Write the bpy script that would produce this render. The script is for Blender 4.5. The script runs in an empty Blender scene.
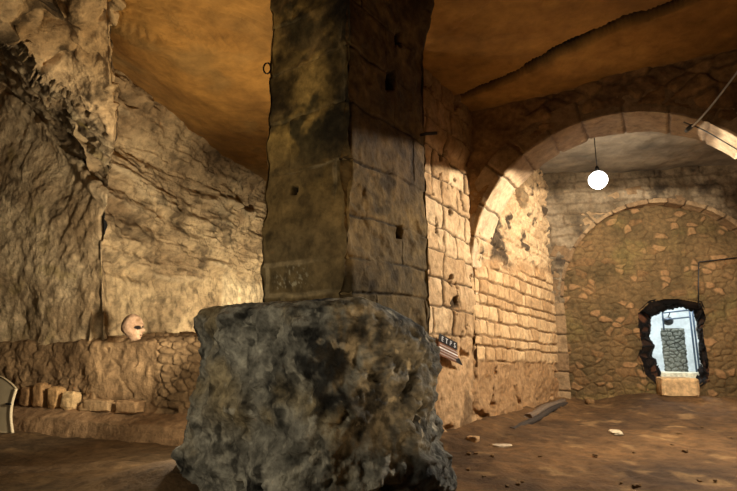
import bpy, math
import numpy as np
from mathutils import Vector
C = bpy.context.scene.collection
RNG = np.random.RandomState(7)

# ------------------------------------------------------------------ camera
F = 500.0; TILT = math.atan(95/500); EYE = 1.3
def ray(px, py):
    u = (px-368.5)/F; v = (245.5-py)/F
    return u, math.cos(TILT)-v*math.sin(TILT), math.sin(TILT)+v*math.cos(TILT)
def P(px, py, Y):
    a, b, c = ray(px, py); k = Y/b
    return np.array([a*k, Y, EYE+c*k])
def PZ(px, py, z=0.0):
    a, b, c = ray(px, py); k = (z-EYE)/c
    return np.array([a*k, b*k, z])
def proj(p):
    x, y, z = p[..., 0], p[..., 1], p[..., 2]-EYE
    d = y*math.cos(TILT)+z*math.sin(TILT); h = -y*math.sin(TILT)+z*math.cos(TILT)
    d = np.where(d < .05, .05, d)
    return 368.5+F*x/d, 245.5-F*h/d
cam = bpy.data.cameras.new('camera'); cam.sensor_width = 36; cam.lens = F/737*36
cam.clip_start = .05
co = bpy.data.objects.new('camera', cam); C.objects.link(co)
co.location = (0, 0, EYE); co.rotation_euler = (math.pi/2+TILT, 0, 0)
bpy.context.scene.camera = co

# ------------------------------------------------------------------ noise
_perm = np.random.RandomState(1).permutation(256); _perm = np.concatenate([_perm, _perm, _perm])
_grad = np.random.RandomState(2).normal(size=(256, 3)); _grad /= np.linalg.norm(_grad, axis=1)[:, None]
def perlin(p):
    p = np.asarray(p, float); sh = p.shape[:-1]; p = p.reshape(-1, 3)
    i = np.floor(p).astype(int); f = p-i; i &= 255
    w = f*f*f*(f*(f*6-15)+10)
    out = 0
    for dx in (0, 1):
        for dy in (0, 1):
            for dz in (0, 1):
                h = _perm[_perm[_perm[(i[:, 0]+dx) & 255]+((i[:, 1]+dy) & 255)]+((i[:, 2]+dz) & 255)]
                g = _grad[h]
                d = g[:, 0]*(f[:, 0]-dx)+g[:, 1]*(f[:, 1]-dy)+g[:, 2]*(f[:, 2]-dz)
                wx = w[:, 0] if dx else 1-w[:, 0]; wy = w[:, 1] if dy else 1-w[:, 1]; wz = w[:, 2] if dz else 1-w[:, 2]
                out = out+d*wx*wy*wz
    return (out*1.6).reshape(sh)
def fbm(p, s=1.0, o=5, seed=0, gain=.5, sc=(1, 1, 1)):
    p = np.asarray(p)*s*np.array(sc)+seed*17.31
    a = 1.0; r = 0; tot = 0
    for k in range(o):
        r = r+a*perlin(p*2**k+k*5.7); tot += a; a *= gain
    return r/tot*1.5
def ridge(p, s=1.0, o=4, seed=0, sc=(1, 1, 1)):
    p = np.asarray(p)*s*np.array(sc)+seed*11.7
    a = 1.0; r = 0; tot = 0
    for k in range(o):
        r = r+a*(1-np.abs(perlin(p*2**k+k*3.1))*1.6); tot += a; a *= .5
    return r/tot
def hash2(ix, iy, seed):
    n = (ix*374761393+iy*668265263+seed*974634777) & 0x7fffffff
    n = ((n ^ (n >> 13))*1274126177) & 0x7fffffff
    n = (n ^ (n >> 16)) & 0x7fffffff
    return (n % 100003)/100003.0
def worley(x, y, seed=0, jit=.85):
    ix = np.floor(x).astype(np.int64); iy = np.floor(y).astype(np.int64)
    f1 = np.full(x.shape, 9.0); f2 = np.full(x.shape, 9.0); cid = np.zeros(x.shape)
    for dx in (-1, 0, 1):
        for dy in (-1, 0, 1):
            cx = ix+dx; cy = iy+dy
            px = cx+.5+jit*(hash2(cx, cy, seed)-.5); py = cy+.5+jit*(hash2(cx, cy, seed+31)-.5)
            d = np.hypot(px-x, py-y); h = hash2(cx, cy, seed+77)
            near = d < f1
            f2 = np.where(near, f1, np.minimum(f2, d)); cid = np.where(near, h, cid); f1 = np.where(near, d, f1)
    return f1, f2, cid
def sstep(a, b, x):
    t = np.clip((x-a)/(b-a), 0, 1); return t*t*(3-2*t)
def courses(s, z, bounds, width, seed, wob=.015, jit=.5):
    """coursed masonry: distance to the nearest joint and one random number per stone"""
    q = np.stack([s*1.7, z*1.7, np.zeros_like(s)+seed], -1)
    zz = z+wob*fbm(q, 1.5, 3, seed); ss = s+wob*1.3*fbm(q, 1.5, 3, seed+5)
    b = np.asarray(bounds); row = np.clip(np.searchsorted(b, zz)-1, 0, len(b)-2)
    dz = np.minimum(np.abs(zz-b[row]), np.abs(b[row+1]-zz))
    x = ss/width+hash2(row, row*0+3, seed)*7+40
    c = np.floor(x).astype(np.int64); d = np.full(s.shape, 9.0); k = c.copy()
    def joint(n): return n+jit*(hash2(n, row, seed+9)-.5)
    j0, j1 = joint(c), joint(c+1)
    low = x < j0; hi = x >= j1
    k = np.where(low, c-1, np.where(hi, c+1, c))
    dx = np.minimum(np.abs(x-joint(k)), np.abs(joint(k+1)-x))*width
    return np.minimum(dx, dz), hash2(k, row, seed+21), row

# ------------------------------------------------------------------ colour / material
def L(r, g, b):
    a = np.array([r, g, b])/255.0
    return np.where(a <= .04045, a/12.92, ((a+.055)/1.055)**2.4)
def mix(a, b, t):
    t = np.clip(t, 0, 1)[..., None]; return a*(1-t)+b*t
def new_mat(name):
    m = bpy.data.materials.new(name); m.use_nodes = True
    return m, m.node_tree.nodes, m.node_tree.links, m.node_tree.nodes['Principled BSDF']
def stone_mat(name, rough=.9, scale=9.0, bump=.5, var=.45, dist=.03):
    """stone tint carried per vertex, broken up by object-space noise for grain and bump"""
    m, n, l, b = new_mat(name)
    at = n.new('ShaderNodeAttribute'); at.attribute_name = 'tint'
    tc = n.new('ShaderNodeTexCoord')
    n1 = n.new('ShaderNodeTexNoise'); n1.inputs['Scale'].default_value = scale; n1.inputs['Detail'].default_value = 8; n1.inputs['Roughness'].default_value = .68
    n2 = n.new('ShaderNodeTexNoise'); n2.inputs['Scale'].default_value = scale*4.3; n2.inputs['Detail'].default_value = 5
    l.new(tc.outputs['Object'], n1.inputs['Vector']); l.new(tc.outputs['Object'], n2.inputs['Vector'])
    mr = n.new('ShaderNodeMapRange'); mr.inputs['From Min'].default_value = .3; mr.inputs['From Max'].default_value = .7
    mr.inputs['To Min'].default_value = 1-var; mr.inputs['To Max'].default_value = 1+var
    l.new(n1.outputs['Fac'], mr.inputs['Value'])
    mx = n.new('ShaderNodeMix'); mx.data_type = 'RGBA'; mx.blend_type = 'MULTIPLY'; mx.inputs['Factor'].default_value = 1
    l.new(at.outputs['Color'], mx.inputs['A']); l.new(mr.outputs['Result'], mx.inputs['B'])
    l.new(mx.outputs['Result'], b.inputs['Base Color'])
    b.inputs['Roughness'].default_value = rough; b.inputs['Specular IOR Level'].default_value = .2
    ad = n.new('ShaderNodeMath'); ad.operation = 'MULTIPLY_ADD'; ad.inputs[1].default_value = .35
    l.new(n2.outputs['Fac'], ad.inputs[0]); l.new(n1.outputs['Fac'], ad.inputs[2])
    bp = n.new('ShaderNodeBump'); bp.inputs['Strength'].default_value = bump; bp.inputs['Distance'].default_value = dist
    l.new(ad.outputs[0], bp.inputs['Height']); l.new(bp.outputs['Normal'], b.inputs['Normal'])
    return m
def plain_mat(name, col, rough=.6, metal=0.0, var=.25, scale=14.0, emit=None, es=0):
    m, n, l, b = new_mat(name)
    nz = n.new('ShaderNodeTexNoise'); nz.inputs['Scale'].default_value = scale; nz.inputs['Detail'].default_value = 5
    tc = n.new('ShaderNodeTexCoord'); l.new(tc.outputs['Object'], nz.inputs['Vector'])
    cr = n.new('ShaderNodeValToRGB'); e = cr.color_ramp.elements
    e[0].position = .3; e[1].position = .7
    e[0].color = (*[c*(1-var) for c in col], 1); e[1].color = (*[min(1, c*(1+var)) for c in col], 1)
    l.new(nz.outputs['Fac'], cr.inputs['Fac']); l.new(cr.outputs['Color'], b.inputs['Base Color'])
    b.inputs['Roughness'].default_value = rough; b.inputs['Metallic'].default_value = metal
    if emit is not None:
        b.inputs['Emission Color'].default_value = (*emit, 1); b.inputs['Emission Strength'].default_value = es
    return m
M = dict(
    rock=stone_mat('quarried_rock', scale=7, bump=.9, dist=.05), rockceil=stone_mat('ceiling_rock', scale=4, bump=.6, var=.3, dist=.04),
    ashlar=stone_mat('dressed_stone', scale=11, bump=.55, var=.35), pillar=stone_mat('pillar_stone', scale=8, bump=.6, var=.5),
    base=stone_mat('weathered_render', scale=10, bump=1, var=.6, dist=.05), dirt=stone_mat('packed_earth', scale=6, bump=.7, var=.45, dist=.04),
    rubble=stone_mat('rubble_masonry', scale=12, bump=.6, var=.4), pale=stone_mat('limewashed_stone', scale=9, bump=.3, var=.15),
    iron=plain_mat('rusted_iron', (.02, .014, .01), .7, .6), black=plain_mat('black_plastic', (.008, .008, .008), .5),
    white=plain_mat('white_cable_sheath', (.6, .6, .58), .5), steel=plain_mat('galvanised_tube', (.07, .10, .15), .45, .3),
    bulb=plain_mat('glowing_glass', (1, 1, 1), .4, emit=(1, .97, .92), es=7),
    wood=plain_mat('grey_old_timber', (.16, .11, .07), .85), darkwood=plain_mat('dark_timber', (.035, .024, .016), .9),
    sheet=plain_mat('pale_painted_sheet', tuple(L(190, 172, 135)), .6, var=.12, scale=5), sheetedge=plain_mat('bright_bare_edge', tuple(L(225, 205, 165)), .5, var=.1),
    signblack=plain_mat('sign_black_paint', (.006, .006, .007), .5), signwhite=plain_mat('sign_white_paint', (.8, .8, .78), .6, var=.1),
    signbrown=plain_mat('sign_brown_paint', tuple(L(120, 75, 45)), .7), signgrey=plain_mat('sign_grey_lines', tuple(L(165, 150, 140)), .6, var=.1))

# ------------------------------------------------------------------ mesh builders
def link(o, parent=None):
    C.objects.link(o)
    if parent is not None:
        o.parent = parent
    return o
def raw_mesh(name, v, f, mat, parent=None, tint=None, smooth=True):
    me = bpy.data.meshes.new(name)
    me.from_pydata([tuple(map(float, q)) for q in v], [], [tuple(map(int, q)) for q in f])
    me.materials.append(mat)
    if tint is not None:
        a = me.attributes.new('tint', 'FLOAT_COLOR', 'POINT')
        t = np.concatenate([np.asarray(tint, np.float32), np.ones((len(v), 1), np.float32)], 1); a.data.foreach_set('color', t.ravel())
    me.polygons.foreach_set('use_smooth', [smooth]*len(me.polygons)); me.update()
    o = bpy.data.objects.new(name, me)
    return link(o, parent)
def normals(pts):
    a = np.gradient(pts, axis=0); b = np.gradient(pts, axis=1)
    n = np.cross(a, b); return n/(np.linalg.norm(n, axis=-1, keepdims=True)+1e-9)
def quads(nu, nv, keep=None, off=0, wrap=False):
    i, j = np.meshgrid(np.arange(nu if wrap else nu-1), np.arange(nv-1), indexing='ij')
    i2 = (i+1) % nu
    f = np.stack([i*nv+j, i2*nv+j, i2*nv+j+1, i*nv+j+1], -1)
    f = f[keep] if keep is not None else f.reshape(-1, 4)
    return f+off
def grid(name, pts, tint, mat, parent=None, keep=None, wrap=False, origin=None):
    nu, nv = pts.shape[:2]
    o = raw_mesh(name, pts.reshape(-1, 3)-(0 if origin is None else np.asarray(origin)), quads(nu, nv, keep, 0, wrap), mat, parent, np.clip(tint, 0, 1).reshape(-1, 3))
    if origin is not None: o.location = tuple(map(float, origin))
    return o
def tag(o, label, cat=None, group=None, kind=None):
    o['label'] = label
    if cat: o['category'] = cat
    if group: o['group'] = group
    if kind: o['kind'] = kind
    return o
def struct(o, label=None):
    o['kind'] = 'structure'
    if label: o['label'] = label
    return o
def empty(name, loc):
    o = bpy.data.objects.new(name, None); o.location = tuple(map(float, loc)); o.empty_display_size = .1
    return link(o)
def tube_vf(path, r, n=8, off=0):
    path = np.asarray(path, float); m = len(path)
    r = np.broadcast_to(np.asarray(r, float), (m,))
    T = np.gradient(path, axis=0); T /= np.linalg.norm(T, axis=1)[:, None]+1e-9
    up = np.array([0, 0, 1.0]) if abs(T[0, 2]) < .9 else np.array([1.0, 0, 0])
    v = []
    for k in range(m):
        a = np.cross(T[k], up); a /= np.linalg.norm(a)+1e-9; b = np.cross(T[k], a)
        for q in range(n):
            an = 2*math.pi*q/n; v.append(path[k]+r[k]*(math.cos(an)*a+math.sin(an)*b))
    f = []
    for k in range(m-1):
        for q in range(n):
            f.append((k*n+q, k*n+(q+1) % n, (k+1)*n+(q+1) % n, (k+1)*n+q))
    f.append(tuple(range(n))[::-1]); f.append(tuple((m-1)*n+q for q in range(n)))
    return v, [tuple(i+off for i in q) for q in f]
def tube(name, path, r, mat, parent=None, n=8, base=(0, 0, 0)):
    v, f = tube_vf(np.asarray(path, float)-np.asarray(base), r, n)
    return raw_mesh(name, v, f, mat, parent)
def smooth_path(pts, n=24):
    pts = np.asarray(pts, float); k = len(pts); p = np.vstack([2*pts[0]-pts[1], pts, 2*pts[-1]-pts[-2]])
    out = []
    for i in range(k-1):
        a, b, c, d = p[i:i+4]
        for t in np.linspace(0, 1, n, endpoint=False):
            out.append(.5*(2*b+(c-a)*t+(2*a-5*b+4*c-d)*t*t+(3*b-a-3*c+d)*t**3))
    out.append(pts[-1]); return np.array(out)
def box_vf(c, ax, ay, az, off=0):
    c = np.asarray(c, float); ax, ay, az = (np.asarray(q, float) for q in (ax, ay, az))
    v = [c+sx*ax+sy*ay+sz*az for sx in (-1, 1) for sy in (-1, 1) for sz in (-1, 1)]
    f = [(0, 1, 3, 2), (4, 6, 7, 5), (0, 4, 5, 1), (2, 3, 7, 6), (0, 2, 6, 4), (1, 5, 7, 3)]
    return v, [tuple(i+off for i in q) for q in f]
def box(name, c, ax, ay, az, mat, parent=None, bevel=0):
    v, f = box_vf(c, ax, ay, az); o = raw_mesh(name, v, f, mat, parent, smooth=False)
    if bevel:
        b = o.modifiers.new('bevel', 'BEVEL'); b.width = bevel; b.segments = 2
    return o
def sphere_pts(nu=48, nv=32):
    th = np.linspace(0, 2*math.pi, nu, endpoint=False); ph = np.linspace(-math.pi/2+.02, math.pi/2-.02, nv)
    T, Q = np.meshgrid(th, ph, indexing='ij')
    return np.stack([np.cos(T)*np.cos(Q), np.sin(T)*np.cos(Q), np.sin(Q)], -1)
def stone(name, loc, size, tint, mat, seed, rough=.25, rotz=0.0, sq=1.6):
    """one rough stone resting on its base point loc; size = full extents"""
    p = sphere_pts(36, 24)
    q = np.sign(p)*np.abs(p)**(1/sq); q /= np.abs(q).max()
    d = 1+rough*fbm(p, 1.3, 4, seed)+.08*fbm(p, 5, 3, seed+2)
    q = q*d[..., None]*np.array(size)/2
    c, s = math.cos(rotz), math.sin(rotz)
    q = np.stack([q[..., 0]*c-q[..., 1]*s, q[..., 0]*s+q[..., 1]*c, q[..., 2]], -1)
    q[..., 2] -= q[..., 2].min()
    t = np.asarray(tint)[None, None]*(1+.35*fbm(p, 2.2, 4, seed+4))[..., None]
    # close the poles with caps
    nu, nv = q.shape[:2]; v = q.reshape(-1, 3)
    f = [tuple(r) for r in quads(nu, nv, None, 0, True)]
    f.append(tuple(i*nv for i in range(nu))[::-1]); f.append(tuple(i*nv+nv-1 for i in range(nu)))
    o = raw_mesh(name, v, f, mat, None, np.clip(t, 0, 1).reshape(-1, 3)); o.location = tuple(map(float, loc)); return o

CEIL = 5.0
d1 = np.array([.6, .8, 0]); d2 = np.array([.86, -.51, 0]); n2 = np.array([.51, .86, 0])   # passage axis, front arch wall, its back side
up = np.array([0, 0, 1.0])
A = PZ(446, 441)
K = A+d1*(.6/.8*0+ (7.70-A[1])/.8); K[2] = 0
d3 = np.array([.979, -.202, 0]); n3 = np.array([.202, .979, 0])
W0 = np.array([4.25, 11.2, 0])
benchL, benchR = PZ(20, 432), PZ(185, 447)
e = (benchL-benchR)/np.linalg.norm(benchL-benchR); m_ = np.array([-e[1]*-1, -e[0], 0]); m_ = np.array([abs(e[1]), abs(e[0]), 0])

def uv(u0, u1, nu, v0, v1, nv):
    return np.meshgrid(np.linspace(u0, u1, nu), np.linspace(v0, v1, nv), indexing='ij')
def Z0(a): return np.zeros_like(a)
def P3(o, a, s, z): return o+a*s[..., None]+up*z[..., None]

# ------------------------------------------------------------------ floor and ceiling
def floor_z(x, y):
    p = np.stack([x, y, Z0(x)], -1)
    z = .05*fbm(p, .8, 5, 3)+.025*fbm(p, 4, 3, 4)
    z += .20*sstep(8.5, 11.0, y)*sstep(4.3, 5.8, x)                                  # rises to the ragged opening
    z += .25*np.exp(-(((x+1.75)/.7)**2+((y-4.6)/.55)**2))                           # earth banked against the pillar foot
    z += .12*np.exp(-(((x+.9)/1.0)**2+((y-3.6)/.5)**2))
    z += .10*np.exp(-(((x-2.0)/.5)**2+((y-7.6)/.5)**2))
    z += .12*sstep(.6, 0, np.abs((x-A[0])*d1[1]-(y-A[1])*d1[0]))*(y > 6.5)
    return z
def floor_zz(x, y): return float(floor_z(np.array([[float(x)]]), np.array([[float(y)]]))[0, 0])
X, Y = uv(-7.5, 10, 430, .3, 13.2, 340)
Zf = floor_z(X, Y); p = np.stack([X, Y, Zf], -1)
t = mix(L(112, 82, 50)*np.ones(p.shape), L(70, 52, 34), .5+.9*fbm(p, .7, 5, 9))
t = mix(t, L(140, 110, 72), sstep(.25, .6, fbm(p, 2.2, 4, 12))*.6)
t = mix(t, L(96, 80, 56), sstep(1, -2, X)*.5)
struct(grid('floor', p, t, M['dirt']), 'uneven packed brown earth floor')

crack = np.array([PZ(x, y, CEIL)[:2] for x, y in ((440, 104), (470, 95), (505, 82), (530, 68), (560, 52), (590, 42), (622, 27), (650, 18), (690, 2), (735, -18), (800, -50))])
X, Y = uv(-7.5, 10, 520, .3, 13.2, 400)
p = np.stack([X, Y, np.full_like(X, CEIL)], -1)
wx = X+.05*fbm(p, 3, 4, 2); wy = Y+.05*fbm(p, 3, 4, 6)
dm = np.full(X.shape, 9.0); side = Z0(X)
for a, b in zip(crack[:-1], crack[1:]):
    ab = b-a; tt = np.clip(((wx-a[0])*ab[0]+(wy-a[1])*ab[1])/(ab@ab), 0, 1)
    d = np.hypot(wx-a[0]-tt*ab[0], wy-a[1]-tt*ab[1]); s = np.sign((wx-a[0])*ab[1]-(wy-a[1])*ab[0])
    side = np.where(d < dm, s, side); dm = np.minimum(dm, d)
wid = .10+.06*fbm(p, 1.1, 3, 8)
cm = sstep(1.0, .55, dm/np.maximum(wid, .02))
left = sstep(-.5, -2.2, X)
arcs = np.sin(46*(np.hypot(X+2.9+.5*fbm(p, .8, 2, 3), Y-6.2)+.35*fbm(p, 1.1, 3, 5)))*sstep(-.5, .2, fbm(p, 2.2, 3, 15))
z = CEIL+.45*sstep(-2.4, -4.2, X)+.4*sstep(-3.6, -5, X)+.07*fbm(p, .5, 4, 1)+.018*fbm(p, 3, 4, 2)+left*(.04*arcs*sstep(6.3, 5.5, Y)+.05*fbm(p, 1.6, 4, 22))+.14*cm+.035*sstep(-.05, .05, side*dm)*(dm < 1.5)
t = mix(L(154, 114, 58)*np.ones(p.shape), L(112, 80, 40), .5+.9*fbm(p, .8, 5, 4))
t = mix(t, L(120, 96, 58), left*sstep(0, .6, fbm(p, 1.1, 4, 9))*.6)
inner = sstep(-.1, .3, (X-K[0])*n2[0]+(Y-K[1])*n2[1])*sstep(.6, 1.0, X)
t = mix(t, mix(L(150, 138, 118)*np.ones(p.shape), L(104, 96, 84), .5+fbm(p, 1.2, 4, 6)), inner)
t = mix(t, L(14, 10, 6), cm)
p[..., 2] = z
struct(grid('ceiling', p, t, M['rockceil']), 'ochre quarried rock ceiling with a long dark crack')

# ------------------------------------------------------------------ left rock: bench, low wall, overhanging mass, alcove wall
s, v = uv(-1.6, 5.4, 420, 0, 1, 200)
dist = v*3.1          # unrolled profile: bench front, bench top, wall face, wall top
m0 = np.interp(dist, [0, .25, .6, 1.6, 1.75, 3.1], [0, .07, .46, .52, .64, 2.1])
zz = np.interp(dist, [0, .25, .6, 1.6, 1.75, 3.1], [-.08, .2, .32, 1.27, 1.34, 1.40])
p = benchR+e*s[..., None]+m_*m0[..., None]+up*zz[..., None]
px, py = proj(p)
q = np.stack([s, dist, Z0(s)], -1)
face = sstep(.55, .7, dist)
f1, f2, cid = worley((s+.08*fbm(q, 2, 3, 4))/.23, (dist+.05*fbm(q, 2, 3, 5))/.13, 5)
rub = face*np.clip(sstep(150, 162, px)+sstep(100, 60, px)*.45*sstep(345, 400, py)+.25*sstep(.1, .5, fbm(q, .9, 3, 15)), 0, 1)
n = normals(p); n *= np.sign((n*np.array([0, -1, .5])).sum(-1, keepdims=True))
disp = .09*fbm(p, 1.2, 5, 21)+.022*fbm(p, 5, 4, 22)+rub*(.05*sstep(.02, .28, f2-f1)+.04*cid-.05)-.03*sstep(.8, .95, ridge(p, 1.6, 3, 4))*face
low = sstep(.62, .58, dist); disp = disp*(1-.45*low)
disp -= .09*sstep(.06, .0, np.abs(dist-.62))*(fbm(q, 1.1, 2, 8) > -.15)
p = p+n*disp[..., None]
t = mix(L(168, 136, 96)*np.ones(p.shape), L(118, 92, 62), .5+fbm(p, 1.4, 5, 7))
t = mix(t, L(170, 140, 100)*np.ones(p.shape), rub*sstep(.4, .9, cid)*.5); t = mix(t, L(110, 88, 60), rub*sstep(140, 170, px)*.6)
t = mix(t, L(82, 62, 40), rub*sstep(.12, .02, f2-f1)*.5)
t = mix(t, L(150, 118, 84), low*.6)
t = mix(t, L(45, 34, 24), sstep(.03, -.08, disp)*.25)
struct(grid('wall_low', p, t, M['rock']), 'low rubble wall with a sloping rock bench at its foot, below the left rock face')

E0 = benchR+m_*.72
def q_at(px_, base, dirn, z=1.6):
    lo, hi = -3.0, 12.0
    for _ in range(50):
        mid = (lo+hi)/2; x = proj(np.array([base+dirn*mid+up*z]))[0][0]
        if x > px_: lo = mid
        else: hi = mid
    return (lo+hi)/2
q0 = q_at(104, E0, e)
EDY = [-90, 0, 60, 90, 120, 150, 175, 190, 205, 216, 260, 350]
EDX = [107, 107, 109, 113, 115, 112, 108, 106, 107, 100, 101, 104]
U, V = uv(0, 1, 520, 352, -90, 430)
edge = np.interp(V, EDY, EDX)
turn = sstep(.84, 1.0, U)
px = np.where(U < .86, -170+(edge+170)*U/.86, edge+4*(U-.86)/.14); py = V
sd = ((px)*108-(py-84)*107)/152.0
jag = 8*fbm(np.stack([px/40, py/40, Z0(px)], -1), 1, 4, 44)
band = sstep(-3, 3, sd+jag)*sstep(46, 38, sd+jag); upper = sstep(36, 46, sd+jag)
dlow = 7.62+(104-px)*.0075+.0016*(py-190)
dup = np.minimum(7.35-(190-py)*.0130, 7.35)-.7*sstep(70, -30, px)
over = sstep(-2, 46, sd+jag)
Dp = dlow*(1-over)+np.minimum(dup, dlow)*over
Dp = Dp-.18*sstep(-14, -4, sd+jag)*sstep(6, -2, sd+jag)+.22*band*sstep(0, 12, sd+jag)
Dp = Dp+1.5*np.clip((U-.86)/.14, 0, 1)**1.3
a_ = (px-368.5)/F; v_ = (245.5-py)/F
bb = math.cos(TILT)-v_*math.sin(TILT); cc = math.sin(TILT)+v_*math.cos(TILT)
p0 = np.stack([a_*Dp/bb, Dp, EYE+cc*Dp/bb], -1)
streak = ridge(np.stack([(px+py)/60, sd/9, Z0(px)], -1), 1, 4, 3)
disp = .12*fbm(p0, .8, 5, 31, .42)+.025*fbm(p0, 5.0, 4, 32)+upper*.04*fbm(p0, 4.0, 5, 32)+band*.16*(streak-.55)
disp += upper*(.14*fbm(p0, 2.2, 5, 35)-.16*sstep(.78, .95, ridge(p0, 1.0, 3, 9)))
disp += (1-band)*(1-upper)*.014*fbm(np.stack([(px+.5*py)/16, (py-.5*px)/55, Z0(px)], -1), 1, 3, 5)
crev = np.exp(-((sd-(92+.1*px)+jag)/6)**2)*sstep(75, 35, px); disp -= .3*crev
disp = disp*(1-.75*sstep(.84, .9, U))
nn = normals(p0); nn *= np.sign((nn*np.array([.25, -1, -.1])).sum(-1, keepdims=True))
p = p0+nn*disp[..., None]
t = mix(L(206, 180, 138)*np.ones(p.shape), L(152, 126, 90), .5+fbm(p0, 1.3, 5, 8))
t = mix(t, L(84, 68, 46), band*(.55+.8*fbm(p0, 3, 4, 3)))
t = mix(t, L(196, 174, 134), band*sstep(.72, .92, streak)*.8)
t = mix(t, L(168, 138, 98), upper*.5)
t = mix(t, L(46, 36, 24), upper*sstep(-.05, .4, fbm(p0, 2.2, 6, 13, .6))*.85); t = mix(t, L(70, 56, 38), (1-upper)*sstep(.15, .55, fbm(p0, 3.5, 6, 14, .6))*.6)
t = mix(t, L(30, 22, 14), crev*.8)
t = mix(t, L(150, 130, 60), (1-upper)*sstep(.3, .7, fbm(p0, 2.4, 4, 19))*.35)
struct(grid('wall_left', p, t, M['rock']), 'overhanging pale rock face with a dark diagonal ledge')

a1 = np.array([.42, .907, 0]); an = np.array([-.907, .42, 0])
Q0 = E0+e*(q0-.0)+m_*.75-a1*.75
s, z = uv(0, 7.6, 500, 1.2, 5.6, 340)
sq_ = s-(.20+.70*sstep(3.4, 4.7, z))*sstep(2.0, 0, s)
p0 = P3(Q0, a1, sq_, z); px, py = proj(p0)
rock = sstep(2.35, 2.75, z+.25*fbm(p0, .8, 3, 6)-.05*(s-3))
strata = fbm(np.stack([s*.7, z*2.6+.25*s, Z0(s)], -1), 1, 5, 51)
tool = fbm(np.stack([s*6+z*1.2, z*2.2-s*.6, Z0(s)], -1), 1.4, 3, 52)
disp = .10*fbm(p0, .7, 4, 50)+rock*(.20*strata+.10*fbm(p0, 2.4, 5, 53)-.12*sstep(.8, .97, ridge(p0, .9, 3, 14)))+(1-rock)*(.035*tool)+.02*fbm(p0, 7, 3, 54)
disp += .12*rock*sstep(2.6, 2.9, z)+.5*sstep(4.6, 5.5, z)
block = sstep(2.75, 2.79, s+.02*fbm(p0, 4, 2, 3))*(1-rock); disp += .05*block
p = p0-an*disp[..., None]*-1*-1
t = mix(L(186, 160, 118)*np.ones(p.shape), L(132, 108, 76), .5+.9*fbm(p0, 1.2, 5, 17))
t = mix(t, L(98, 80, 54), (1-rock)*sstep(.25, .6, tool)*.7)
t = mix(t, L(70, 56, 38), rock*sstep(.15, .6, fbm(p0, 1.9, 5, 18))*.8)
t = mix(t, L(74, 60, 42), sstep(.12, .5, fbm(p0, 4, 6, 24, .6))*.55); t = mix(t, L(200, 178, 138), rock*sstep(.2, .5, strata)*.4+block*.5)
struct(grid('wall_alcove', p, t, M['rock']), 'pick-marked rock wall receding behind the pillar')

# far end of the gallery, hidden behind the pillar
E1 = A-d1*1.35; E2 = Q0+a1*7.0
s, z = uv(0, 1, 120, -.1, 5.2, 120)
p0 = E1*(1-s[..., None])+E2*s[..., None]; p0 = p0+up*z[..., None]
pr = p0+.12*fbm(p0, 1, 4, 77)[..., None]*np.array([.8, .6, 0])
struct(grid('wall_rear', pr, mix(L(150, 122, 84)*np.ones(pr.shape), L(100, 80, 52), .5+fbm(p0, 1, 4, 2)), M['rock']), 'rock wall at the end of the gallery behind the pillar')

# ------------------------------------------------------------------ block wall and passage wall
nW = np.array([-.8, .6, 0])          # into the wall
s, z = uv(-1.5, 0.98, 230, -.1, 5.2, 430)
s = s*1.0
sk = (K-A)@d1
s = np.interp(np.linspace(0, 1, 230), [0, 1], [-1.4, sk+.02])[:, None]*np.ones((1, 430))
p0 = P3(A, d1, s, z)
bd = np.cumsum([-.3, .45, .42, .38, .43, .36, .40, .37, .34, .39, .36, .35, .38, .4, .42, .4, .5])
d, cid, row = courses(s+.03*z, z+.05*s, bd, .42, 11, .045, .85)
mas = sstep(1.15, 1.5, z+.2*fbm(p0, 1, 3, 3))
holes = sstep(.42, .62, fbm(p0, 3.4, 4, 65))
disp = .05*fbm(p0, 1.1, 5, 60)+.018*fbm(p0, 6, 4, 61)+mas*(.03*sstep(0, .03, d)+.03*(cid-.5))-holes*.10*mas-.08*(1-mas)*sstep(.4, .6, fbm(p0, 2.2, 4, 69))
disp += sstep(4.05, 4.3, z+.1*fbm(p0, 1, 3, 5))*.10
p = p0-nW*disp[..., None]
t = mix(L(214, 184, 142)*np.ones(p.shape), L(176, 144, 104), cid*mas)
t = mix(t, L(140, 108, 72), (.35+.8*fbm(p0, 2, 5, 6))*.8)
t = mix(t, L(58, 42, 26), mas*sstep(.02, .005, d)*.8)
t = mix(t, L(40, 30, 18), holes*.9)
t = mix(t, L(168, 130, 88), (1-mas)*.7)
t = mix(t, L(90, 70, 48), (1-mas)*sstep(.2, .55, fbm(p0, 1.7, 5, 71))*.7)
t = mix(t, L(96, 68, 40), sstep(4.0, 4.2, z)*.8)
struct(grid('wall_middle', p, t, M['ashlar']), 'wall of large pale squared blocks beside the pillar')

JB = K+d2*.02
s, z = uv(-.45, 5.0, 450, -.1, 5.2, 430)
p0 = P3(JB, d1, s, z)+nW*(.07*sstep(.05, -.15, s))[..., None]; px, py = proj(p0)
zt = z+.05*s
bd2 = np.cumsum([-.3]+[.215]*27)
d, cid, row = courses(s, zt, bd2+.03*np.sin(np.arange(28)*2.1), .30, 23, .03, .55)
bricks = sstep(.98, 1.08, zt+.08*fbm(p0, 1.5, 3, 3))*sstep(2.55, 2.35, zt-.12*s+.15*fbm(p0, 1.3, 3, 4))
upper = sstep(2.45, 2.7, zt-.12*s+.15*fbm(p0, 1.3, 3, 4))
lowr = 1-bricks-upper
disp = .05*fbm(p0, .9, 5, 80)+.015*fbm(p0, 6, 4, 81)+bricks*(.04*sstep(0, .035, d)+.02*(cid-.5))+upper*(.08*fbm(p0, 3, 5, 82)+.04*sstep(0, .05, d))-.03*upper
disp += np.clip(lowr, 0, 1)*(.06*fbm(p0, 2, 5, 83)-.10*sstep(.35, .55, fbm(p0, 2.3, 4, 84)))
p = p0-nW*disp[..., None]
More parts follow.
